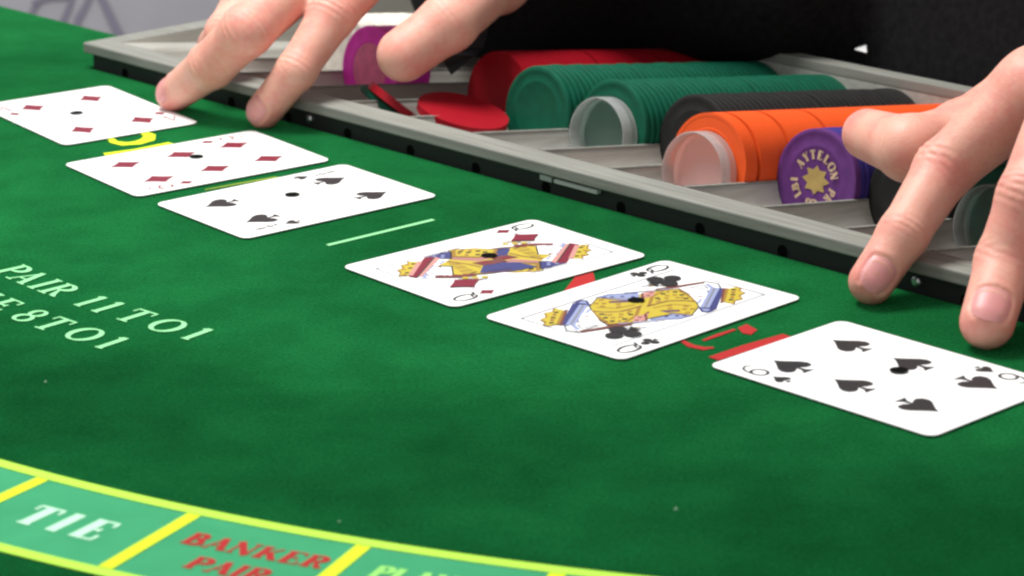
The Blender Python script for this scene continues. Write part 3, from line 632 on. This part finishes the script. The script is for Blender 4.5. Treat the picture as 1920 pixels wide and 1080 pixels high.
# loose chips lying in the rows
def place_at(px, py, z, up_dir, xdir=None):
    return chip_matrix(at(px, py, z), Vector(up_dir), xdir)
chip('red', place_at(866, 220, 5.6, (0.24, -0.10, 0.965), Vector((1, 0, 0))), "bright red chip lying flat in front of the red row", "loose chips in the tray")
chip('red', place_at(757, 216, 1.0, (0.62, 0.20, 0.76), Vector((1, 0, 0))), "red chip leaning on the tray's front edge on top of a green chip", "loose chips in the tray")
chip('green', place_at(740, 219, -1.0, (0.62, 0.16, 0.76), Vector((1, 0, 0))), "teal green chip leaning under a red chip at the tray's front edge", "loose chips in the tray")

# clear end caps: a shallow open cup of frosted plastic
def cap_mesh(base_m):
    p = [(14.7, 8.2), (15.4, 8.2), (15.9, 7.7), (15.9, 0.4), (15.7, 0.0), (15.3, 0.0), (15.1, 0.4), (14.9, 5.4), (14.6, 5.6), (0.01, 5.6)]
    v, f_, n_ = lathe(p, 48)
    me = bpy.data.meshes.new("clear_cap_shape"); me.from_pydata([(a*S, b*S, c*S) for a, b, c in v], [], f_)
    bm_ = bmesh.new(); bm_.from_mesh(me); bmesh.ops.remove_doubles(bm_, verts=bm_.verts, dist=0.00003); bmesh.ops.recalc_face_normals(bm_, faces=bm_.faces); bm_.to_mesh(me); bm_.free()
    me.materials.append(FROST); me.materials.append(base_m)
    for q in me.polygons:
        q.use_smooth = True
        if q.center.to_2d().length < 0.0135: q.material_index = 1
    me.set_sharp_from_angle(angle=R(40))
    return me
CAPS = {6: cap_mesh(CLEAR2), 8: cap_mesh(CLEAR)}; CAPS[11] = CAPS[6]
for k, b, lab in ((6, 62.5, "clear plastic end cap looking grey inside, in front of green chips"), (8, 37.5, "clear plastic end cap tinted pink by the orange chips"), (11, 69.0, "clear plastic end cap seen between two fingers of the near hand")):
    o = bpy.data.objects.new("clear_end_cap", CAPS[k]); C.objects.link(o)
    o.matrix_world = chip_matrix(row_pos(k, b, 3.4)); tag(o, lab, "end cap", "clear end caps in the tray")

# ------------------------------------------------------------------ the dealer: hands from a signed distance field
def smin(a, b, k): h = np.maximum(k - np.abs(a - b), 0) / k; return np.minimum(a, b) - h * h * k * 0.25
class Field:
    def __init__(s, lo, hi, h):
        s.lo = np.array(lo, float); s.h = h; s.n = np.ceil((np.array(hi) - s.lo) / h).astype(int) + 1
        s.F = np.full(s.n, 30.0, np.float32)
    def block(s, lo, hi):
        i0 = np.clip(np.floor((np.array(lo) - s.lo) / s.h).astype(int), 0, s.n); i1 = np.clip(np.ceil((np.array(hi) - s.lo) / s.h).astype(int) + 1, 0, s.n)
        g = np.meshgrid(*[s.lo[k] + s.h * np.arange(i0[k], i1[k], dtype=np.float32) for k in range(3)], indexing='ij')
        return tuple(slice(i0[k], i1[k]) for k in range(3)), g
    def group(s, prims, kin, kout):
        """prims: (p0, p1, r0, r1, flat or None, wrinkles)"""
        lo = np.min([np.minimum(p[0], p[1]) - max(p[2], p[3]) - 12 for p in prims], 0); hi = np.max([np.maximum(p[0], p[1]) + max(p[2], p[3]) + 12 for p in prims], 0)
        sl, g = s.block(lo, hi)
        if g[0].size == 0: return
        D = None
        for p0, p1, r0, r1, flat, wr in prims:
            p0 = np.array(p0, float); p1 = np.array(p1, float); d = p1 - p0; L2 = float(d @ d) + 1e-9
            q = [g[k] - p0[k] for k in range(3)]
            t = np.clip((q[0]*d[0] + q[1]*d[1] + q[2]*d[2]) / L2, 0, 1)
            e = [q[k] - t*d[k] for k in range(3)]
            if flat is not None:
                nrm, f_ = flat; along = e[0]*nrm[0] + e[1]*nrm[1] + e[2]*nrm[2]
                ln = np.sqrt(np.maximum(e[0]**2 + e[1]**2 + e[2]**2 - along**2 + (along / f_)**2, 0))
                dist = (ln - (r0 + (r1 - r0)*t)) * (0.5 + 0.5 * f_)
            else:
                dist = np.sqrt(e[0]**2 + e[1]**2 + e[2]**2) - (r0 + (r1 - r0)*t)
            if wr:
                for t0, amp, wav, wid, dn in wr:
                    ln = math.sqrt(L2); sl_ = (q[0]*d[0] + q[1]*d[1] + q[2]*d[2]) / ln - t0 * ln
                    dors = np.clip((e[0]*dn[0] + e[1]*dn[1] + e[2]*dn[2]) / 6.0, 0, 1)
                    dist = dist + amp * dors * np.cos(2*math.pi*sl_/wav) * np.exp(-(sl_/wid)**2)
            D = dist if D is None else smin(D, dist, kin)
        s.F[sl] = smin(s.F[sl], D, kout)
    def sample(s, p):
        q = (np.array(p) - s.lo) / s.h; i = np.floor(q).astype(int); i = np.clip(i, 0, s.n - 2); f_ = q - i
        v = 0
        for a in (0, 1):
            for b in (0, 1):
                for c in (0, 1): v += s.F[i[0]+a, i[1]+b, i[2]+c] * (f_[0] if a else 1-f_[0]) * (f_[1] if b else 1-f_[1]) * (f_[2] if c else 1-f_[2])
        return v
    def mesh(s):                                   # surface nets
        F = s.F; ins = F < 0
        c = np.zeros(np.array(F.shape) - 1, np.uint8)
        for a in (0, 1):
            for b in (0, 1):
                for d in (0, 1): c += ins[a:F.shape[0]-1+a, b:F.shape[1]-1+b, d:F.shape[2]-1+d]
        act = (c > 0) & (c < 8); idx = np.full(act.shape, -1, np.int64); cells = np.argwhere(act); idx[act] = np.arange(len(cells))
        acc = np.zeros((len(cells), 3)); cnt = np.zeros(len(cells))
        corners = [(a, b, d) for a in (0, 1) for b in (0, 1) for d in (0, 1)]
        for p in corners:
            for ax in range(3):
                if p[ax]: continue
                q = list(p); q[ax] = 1
                f0 = F[cells[:,0]+p[0], cells[:,1]+p[1], cells[:,2]+p[2]]; f1 = F[cells[:,0]+q[0], cells[:,1]+q[1], cells[:,2]+q[2]]
                mk = (f0 < 0) != (f1 < 0); t = np.where(mk, f0 / np.where(mk, f0 - f1, 1), 0)
                pos = np.tile(np.array(p, float), (len(cells), 1)); pos[:, ax] = t
                acc[mk] += pos[mk]; cnt[mk] += 1
        V = s.lo + s.h * (cells + acc / cnt[:, None])
        quads = []
        for ax in range(3):
            b_, c_ = (ax+1) % 3, (ax+2) % 3
            sl0 = [slice(None)]*3; sl1 = [slice(None)]*3; sl0[ax] = slice(0, -1); sl1[ax] = slice(1, None)
            A, B = ins[tuple(sl0)], ins[tuple(sl1)]
            e = np.argwhere(A != B); ok = (e[:, b_] > 0) & (e[:, c_] > 0) & (e[:, b_] < F.shape[b_]-1) & (e[:, c_] < F.shape[c_]-1); e = e[ok]
            def cell(db, dc): q = e.copy(); q[:, b_] += db; q[:, c_] += dc; return idx[q[:,0], q[:,1], q[:,2]]
            Q = np.stack([cell(-1,-1), cell(0,-1), cell(0,0), cell(-1,0)], 1)
            fl = ~A[e[:,0], e[:,1], e[:,2]]; Q[fl] = Q[fl][:, ::-1]; quads.append(Q)
        return V, np.concatenate(quads)

def nv(v): v = np.array(v, float); return v / np.linalg.norm(v)
def arr(v): return np.array((v.x, v.y, v.z))
HANDS = {}
def finger(joints, radii, up):
    """joints tip..knuckle; returns primitives with dorsal creases at the two joints"""
    pr_ = []; J = [np.array(j, float) for j in joints]
    for i in range(len(J) - 1):
        d = nv(J[i+1] - J[i]); u = nv(np.array(up) - d * np.dot(up, d))
        wr = []
        if i >= 1: wr.append((0.0, 0.50, 2.6, 3.2, u))
        if i == 0: wr.append((1.0, 0.42, 2.4, 2.8, u))
        if i == 1: wr.append((1.0, 0.58, 2.9, 4.2, u))
        pr_.append((J[i], J[i+1], radii[i], radii[i+1], None, wr))
    return pr_
def hand(fingers, thumb, palm, wrist, lo, hi, up, h=0.72):
    fld = Field(lo, hi, h)
    for p in palm: fld.group([p], 6, 9)
    fld.group(wrist, 10, 12)
    for j, r_ in fingers: fld.group(finger(j, r_, up), 3.0, 4.5)
    fld.group(finger(*thumb, up), 4.0, 8.0)
    return fld
def nail_on(fld, tip, prev, up, length, width, back, side=0.0):
    """grid of a nail plate pressed on the finger's back near the tip"""
    d = nv(tip - prev); u = nv(np.array(up) - d * np.dot(up, d)); s_ = np.cross(d, u)
    u = nv(u * math.cos(side) + s_ * math.sin(side)); s_ = np.cross(d, u)
    V, Fc = [], []; NU, NW = 9, 9
    for i in range(NU):
        a = i / (NU - 1)
        for j in range(NW):
            b = j / (NW - 1) * 2 - 1
            wl = width / 2 * (1 - 0.18 * max(0, a - .7) / .3) * (1 - 0.12 * max(0, .25 - a) / .25)
            endcurve = 1.6 * b * b
            al = -back + a * length - (endcurve if a > .5 else -endcurve * .55) * abs(2*a-1)
            th = b * wl / (width * .68)
            dirv = u * math.cos(th) + s_ * math.sin(th)
            o_ = np.array(tip) + d * al
            t0, t1 = 1.0, 16.0
            for _ in range(18):
                tm = (t0 + t1) / 2
                if fld.sample(o_ + dirv * tm) < 0: t0 = tm
                else: t1 = tm
            edge = min(1, (1 - abs(b)) * 4) * min(1, a * 6)
            lift = 0.38 * edge - 0.12 + (0.16 if a > .93 else 0)
            V.append(o_ + dirv * (t0 + lift))
    for i in range(NU - 1):
        for j in range(NW - 1): Fc.append((i*NW+j, i*NW+j+1, (i+1)*NW+j+1, (i+1)*NW+j))
    return V, Fc
AT = lambda x, y, z: arr(at(x, y, z)); TL = lambda a, b, z: arr(tl(a, b, z))
UPH = np.array((0.0, -0.55, 0.83))
# -- far hand (thumb on the picture's right)
i_ = [AT(495, 209, 7.2), AT(556, 132, 26), AT(624, 28, 46), TL(158, 58, 70)]
md_ = [AT(327, 176, 7.6), AT(396, 123, 25), AT(462, 58, 42), TL(138, 50, 72)]
rg_ = [AT(404, 86, 22), AT(424, 62, 33), AT(466, -6, 45), TL(119, 46, 70)]
pk_ = [TL(62, 44, 34), TL(72, 58, 47), TL(84, 66, 60), TL(102, 56, 66)]
th_ = [AT(757, 103, 31), AT(842, 42, 43), TL(188, 92, 54), TL(180, 122, 68)]
wrA = TL(150, 150, 84); wrA2 = TL(140, 205, 112)
palmA = [(i_[3], TL(166, 128, 76), 11.5, 14, None, None), (md_[3], TL(155, 132, 80), 11.5, 14, None, None), (rg_[3], TL(143, 135, 80), 11, 14, None, None), (pk_[3], TL(132, 132, 78), 10, 13, None, None),
         (th_[2], TL(174, 126, 72), 12.5, 15, None, None), (i_[3], th_[2], 7, 9, None, None)]
wristA = [(TL(163, 138, 80), wrA2 + np.array((9, 0, 0)), 17, 22, None, None), (TL(140, 140, 80), wrA2 - np.array((9, 0, 0)), 17, 22, None, None)]
ptsA = np.array(i_ + md_ + rg_ + pk_ + th_ + [wrA, wrA2])
fA = hand([(i_, (7.5, 8.3, 9.9, 12.5)), (md_, (7.9, 9.8, 11.0, 13)), (rg_, (8.0, 8.8, 10.2, 12)), (pk_, (6.5, 7.2, 8.4, 10))], (th_, (11.4, 12.0, 12.8, 15)), palmA, wristA, ptsA.min(0) - 18, ptsA.max(0) + (26, 26, 26), UPH)
# -- near hand (thumb on the picture's left)
i2 = [AT(1634, 528, 7.6), AT(1693, 440, 21), AT(1770, 318, 38), AT(1938, 170, 64)]
m2 = [AT(1851, 604, 8.6), AT(1884, 492, 22), AT(1932, 372, 42), AT(2020, 172, 70)]
r2 = [TL(575, -22, 8), TL(570, -4, 28), TL(560, 12, 46), TL(540, 44, 74)]
k2 = [TL(606, 6, 8), TL(600, 20, 26), TL(588, 32, 42), TL(560, 48, 66)]
t2 = [AT(1627, 252, 36), AT(1706, 279, 38), AT(1806, 256, 36.5), AT(1948, 168, 47)]
wrB = TL(515, 150, 92); wrB2 = TL(530, 205, 118)
palmB = [(i2[3], TL(497, 130, 72), 12.5, 15, None, None), (m2[3], TL(511, 134, 78), 12.5, 15, None, None), (r2[3], TL(525, 137, 78), 12, 15, None, None), (k2[3], TL(538, 134, 74), 11, 14, None, None),
         (t2[3], TL(492, 140, 66), 14, 16, None, None), (i2[3], t2[3], 10, 12, None, None), (i2[3], t2[2], 7, 9, None, None)]
wristB = [(TL(502, 142, 76), wrB2 + np.array((-9, 0, 0)), 18, 23, None, None), (TL(530, 144, 78), wrB2 + np.array((9, 0, 0)), 18, 23, None, None)]
ptsB = np.array(i2 + m2 + r2 + k2 + t2 + [wrB, wrB2])
fB = hand([(i2, (7.7, 8.3, 10.1, 13)), (m2, (8.7, 9.4, 10.6, 13)), (r2, (8, 8.8, 10, 12.5)), (k2, (7, 7.6, 8.8, 11))], (t2, (9.3, 11.2, 12.2, 14.5)), palmB, wristB, ptsB.min(0) - 18, ptsB.max(0) + (26, 26, 26), UPH)
def groove(fld, V, NU=9, NW=9):
    """press the fold of skin round a nail into the field"""
    g_ = np.array(V).reshape(NU, NW, 3); e_ = np.concatenate([g_[0], g_[:, 0], g_[:, -1]])
    d_ = nv(g_[-1, NW//2] - g_[0, NW//2])
    e_ = np.concatenate([e_ + 0.0, (e_[:-1] + e_[1:]) / 2])
    sl, gg = fld.block(e_.min(0) - 4, e_.max(0) + 4)
    P_ = np.stack([q_.ravel() for q_ in gg], 1); near = np.full(len(P_), 99.0)
    for p in e_: near = np.minimum(near, np.linalg.norm(P_ - p, axis=1))
    fld.F[sl] += (0.55 * np.exp(-(near / 0.75) ** 2) - 0.32 * np.exp(-((near - 1.9) / 0.9) ** 2)).reshape(gg[0].shape).astype(np.float32)
NAILS = []
for fld, tip, prev, ln_, wd_, back, side in [(fA, i_[0], i_[1], 11.5, 10.5, 6.0, -0.25), (fA, md_[0], md_[1], 11.5, 10.5, 6.0, -0.55), (fA, rg_[0], rg_[1], 10.5, 9.5, 5.5, -0.4), (fB, i2[0], i2[1], 12, 11, 6.8, -0.35), (fB, m2[0], m2[1], 12.5, 12, 7.2, 0.0), (fB, r2[0], r2[1], 11.5, 11, 6.0, 0.0), (fB, k2[0], k2[1], 9, 8.5, 5.0, 0.0)]:
    vv, ff = nail_on(fld, tip, prev, UPH, ln_, wd_, back, side); NAILS.append((vv, ff)); groove(fld, vv)
VA, QA = fA.mesh(); VB, QB = fB.mesh()
# coarse forearms and trunk under the clothing
fT = Field(arr(tl(60, 190, 0)) * 0 + np.array((-160, 960, -420)), np.array((760, 1800, 520)), 9.0)
sA, sB = TL(110, 330, 380), TL(470, 330, 380); eA, eB = TL(235, 285, 125), TL(470, 300, 160)
tr = [TL(290, 335, -380), TL(290, 335, -60), TL(290, 335, 250), TL(290, 345, 400)]
fT.group([(tr[0], tr[1], 105, 105, (BX.to_tuple(), .7), None), (tr[1], tr[2], 105, 115, (BX.to_tuple(), .7), None), (TL(200, 345, 360), TL(380, 345, 360), 75, 75, None, None), (tr[3], TL(290, 335, 500), 60, 58, None, None)], 40, 30)
for s_, e_, w_ in ((sA, eA, wrA2), (sB, eB, wrB2)): fT.group([(s_, e_, 50, 42, None, None), (e_, w_, 40, 24, None, None)], 20, 20)
VT, QT = fT.mesh()
V = np.concatenate([VA, VB, VT]); Q = np.concatenate([QA, QB + len(VA), QT + len(VA) + len(VB)])
person = empty("person", tl(290, 345, -760), 0, "dealer in black clothes resting both bare hands on the table", "person")
PL = np.array((person.location.x, person.location.y, person.location.z)) / S

SKIN = bpy.data.materials.new("skin"); SKIN.use_nodes = True
nt = SKIN.node_tree; b = nt.nodes["Principled BSDF"]
at_ = nt.nodes.new("ShaderNodeAttribute"); at_.attribute_name = "flush"
rmp = nt.nodes.new("ShaderNodeValToRGB"); rmp.color_ramp.elements[0].color = (0.72, 0.375, 0.29, 1); rmp.color_ramp.elements[1].color = (0.68, 0.195, 0.17, 1)
tcn = nt.nodes.new("ShaderNodeTexCoord"); nz = nt.nodes.new("ShaderNodeTexNoise"); nz.inputs["Scale"].default_value = 90; nz.inputs["Detail"].default_value = 5
nt.links.new(tcn.outputs["Object"], nz.inputs["Vector"])
mx = nt.nodes.new("ShaderNodeMath"); mx.operation = 'MULTIPLY_ADD'; mx.inputs[1].default_value = 1.5; mx.inputs[2].default_value = -0.68
nt.links.new(nz.outputs["Fac"], mx.inputs[0])
ad = nt.nodes.new("ShaderNodeMath"); ad.operation = 'ADD'; nt.links.new(at_.outputs["Fac"], ad.inputs[0]); nt.links.new(mx.outputs[0], ad.inputs[1])
nz2 = nt.nodes.new("ShaderNodeTexNoise"); nz2.inputs["Scale"].default_value = 420; nz2.inputs["Detail"].default_value = 4
nt.links.new(tcn.outputs["Object"], nz2.inputs["Vector"])
mx2 = nt.nodes.new("ShaderNodeMath"); mx2.operation = 'MULTIPLY_ADD'; mx2.inputs[1].default_value = 0.8; mx2.inputs[2].default_value = -0.40
nt.links.new(nz2.outputs["Fac"], mx2.inputs[0])
ad2 = nt.nodes.new("ShaderNodeMath"); ad2.operation = 'ADD'; nt.links.new(ad.outputs[0], ad2.inputs[0]); nt.links.new(mx2.outputs[0], ad2.inputs[1])
nt.links.new(ad2.outputs[0], rmp.inputs[0]); nt.links.new(rmp.outputs[0], b.inputs["Base Color"])
b.inputs["Roughness"].default_value = 0.5; b.inputs["Specular IOR Level"].default_value = 0.35
b.inputs["Subsurface Weight"].default_value = 0.45; b.inputs["Subsurface Radius"].default_value = (1.0, 0.35, 0.2); b.inputs["Subsurface Scale"].default_value = 0.0028
vor = nt.nodes.new("ShaderNodeTexVoronoi"); vor.inputs["Scale"].default_value = 900; nt.links.new(tcn.outputs["Object"], vor.inputs["Vector"])
bp = nt.nodes.new("ShaderNodeBump"); bp.inputs["Strength"].default_value = 0.2; bp.inputs["Distance"].default_value = 0.0003
nt.links.new(vor.outputs["Distance"], bp.inputs["Height"]); nt.links.new(bp.outputs[0], b.inputs["Normal"])
NAIL = mat("fingernail", (0.68, 0.285, 0.275), 0.45, 0.5, Subsurface_Weight=0.4, Subsurface_Scale=0.0015)

me = bpy.data.meshes.new("body"); me.from_pydata(((V - PL) * S).tolist(), [], Q.tolist()); me.materials.append(SKIN)
me.polygons.foreach_set("use_smooth", [True] * len(me.polygons))
flush = np.zeros(len(V))
for p, r_, a_ in [(j[1], 7, .55) for j in (i_, md_, rg_, i2, m2, r2)] + [(j[2], 11, .75) for j in (i_, md_, rg_, i2, m2, r2)] + [(j[3], 15, .6) for j in (i_, md_, i2, m2)] + [(j[0], 9, .85) for j in (i_, md_, i2, m2, t2, th_)] + [(t2[2], 16, .7), (th_[1], 10, .5)]:
    flush = np.maximum(flush, a_ * np.exp(-(np.linalg.norm(V - p, axis=1) / r_) ** 2))
me.attributes.new("flush", 'FLOAT', 'POINT').data.foreach_set("value", flush.astype(np.float32))
body = bpy.data.objects.new("body", me); C.objects.link(body); body.parent = person
md = body.modifiers.new("soften", 'SMOOTH'); md.factor = 0.5; md.iterations = 2
for vv, ff in NAILS: build("fingernail", [v - PL for v in vv], ff, NAIL, person, smooth=True)

# clothing
def cloth(name, prim_groups, lo, hi, h, material, amp):
    fld = Field(lo, hi, h)
    for prims, kin, kout in prim_groups: fld.group(prims, kin, kout)
    Vv, Qq = fld.mesh()
    ph = np.random.rand(6) * 6.28
    dn = amp * (np.sin(Vv[:,0]*.045 + Vv[:,2]*.03 + ph[0]) + np.sin(Vv[:,1]*.06 - Vv[:,2]*.05 + ph[1]) + .6*np.sin(Vv[:,0]*.11 + Vv[:,1]*.09 + ph[2]))
    Vv = Vv + np.stack([dn*.3, -dn*.5, dn*.6], 1)
    return build(name, (Vv - PL).tolist(), Qq.tolist(), material, person, smooth=True)
fl = (BX.to_tuple(), .72)
cloth("shirt", [([(tr[0], tr[1], 128, 126, fl, None), (tr[1], tr[2], 126, 140, fl, None), (TL(215, 330, -300), TL(215, 330, 200), 120, 130, fl, None), (TL(390, 330, -300), TL(390, 330, 200), 130, 140, fl, None), (TL(500, 335, -300), TL(500, 335, 200), 125, 135, fl, None), (TL(190, 345, 362), TL(390, 345, 362), 88, 88, None, None)], 50, 40),
                ([(sA, eA, 66, 60, None, None), (eA, TL(188, 165, 84), 58, 46, None, None), (TL(95, 176, 36), TL(232, 222, 46), 44, 42, None, None), (TL(150, 205, 60), eA, 44, 60, None, None)], 30, 25),
                ([(sB, eB, 66, 58, None, None), (eB, wrB2 + np.array((0, 12, 4)), 54, 42, None, None)], 30, 25)],
      np.array((-220, 960, -520)), np.array((800, 1850, 480)), 6.0, CLOTH, 2.2)
# open cuff corner hanging beside the thumb
q = [AT(826, 100, 26), AT(905, 62, 26), AT(893, 104, 20), AT(846, 141, 12), AT(838, 128, 15)]
bk = np.array((3.0, 6.0, 2.0)); vv = [p - PL for p in q] + [p + bk - PL for p in q]
build("cuff_corner", vv, [(0,1,2,3,4), (9,8,7,6,5)] + [(i, (i+1) % 5, 5+(i+1) % 5, 5+i) for i in range(5)], CLOTH2, person)
# small white tab on the shirt front
q = [AT(1603, 93, 17.2), AT(1624, 86, 18.2), AT(1625, 99, 16.4)]
off = np.array((0, 0, 0)); vv = [p - PL for p in q] + [p + np.array((0.5, 2.5, 0)) - PL for p in q]
build("white_tab", vv, [(0,1,2), (5,4,3), (0,3,4,1), (1,4,5,2), (2,5,3,0)], mat("white_cotton", (0.8, 0.8, 0.8), 0.8), person)
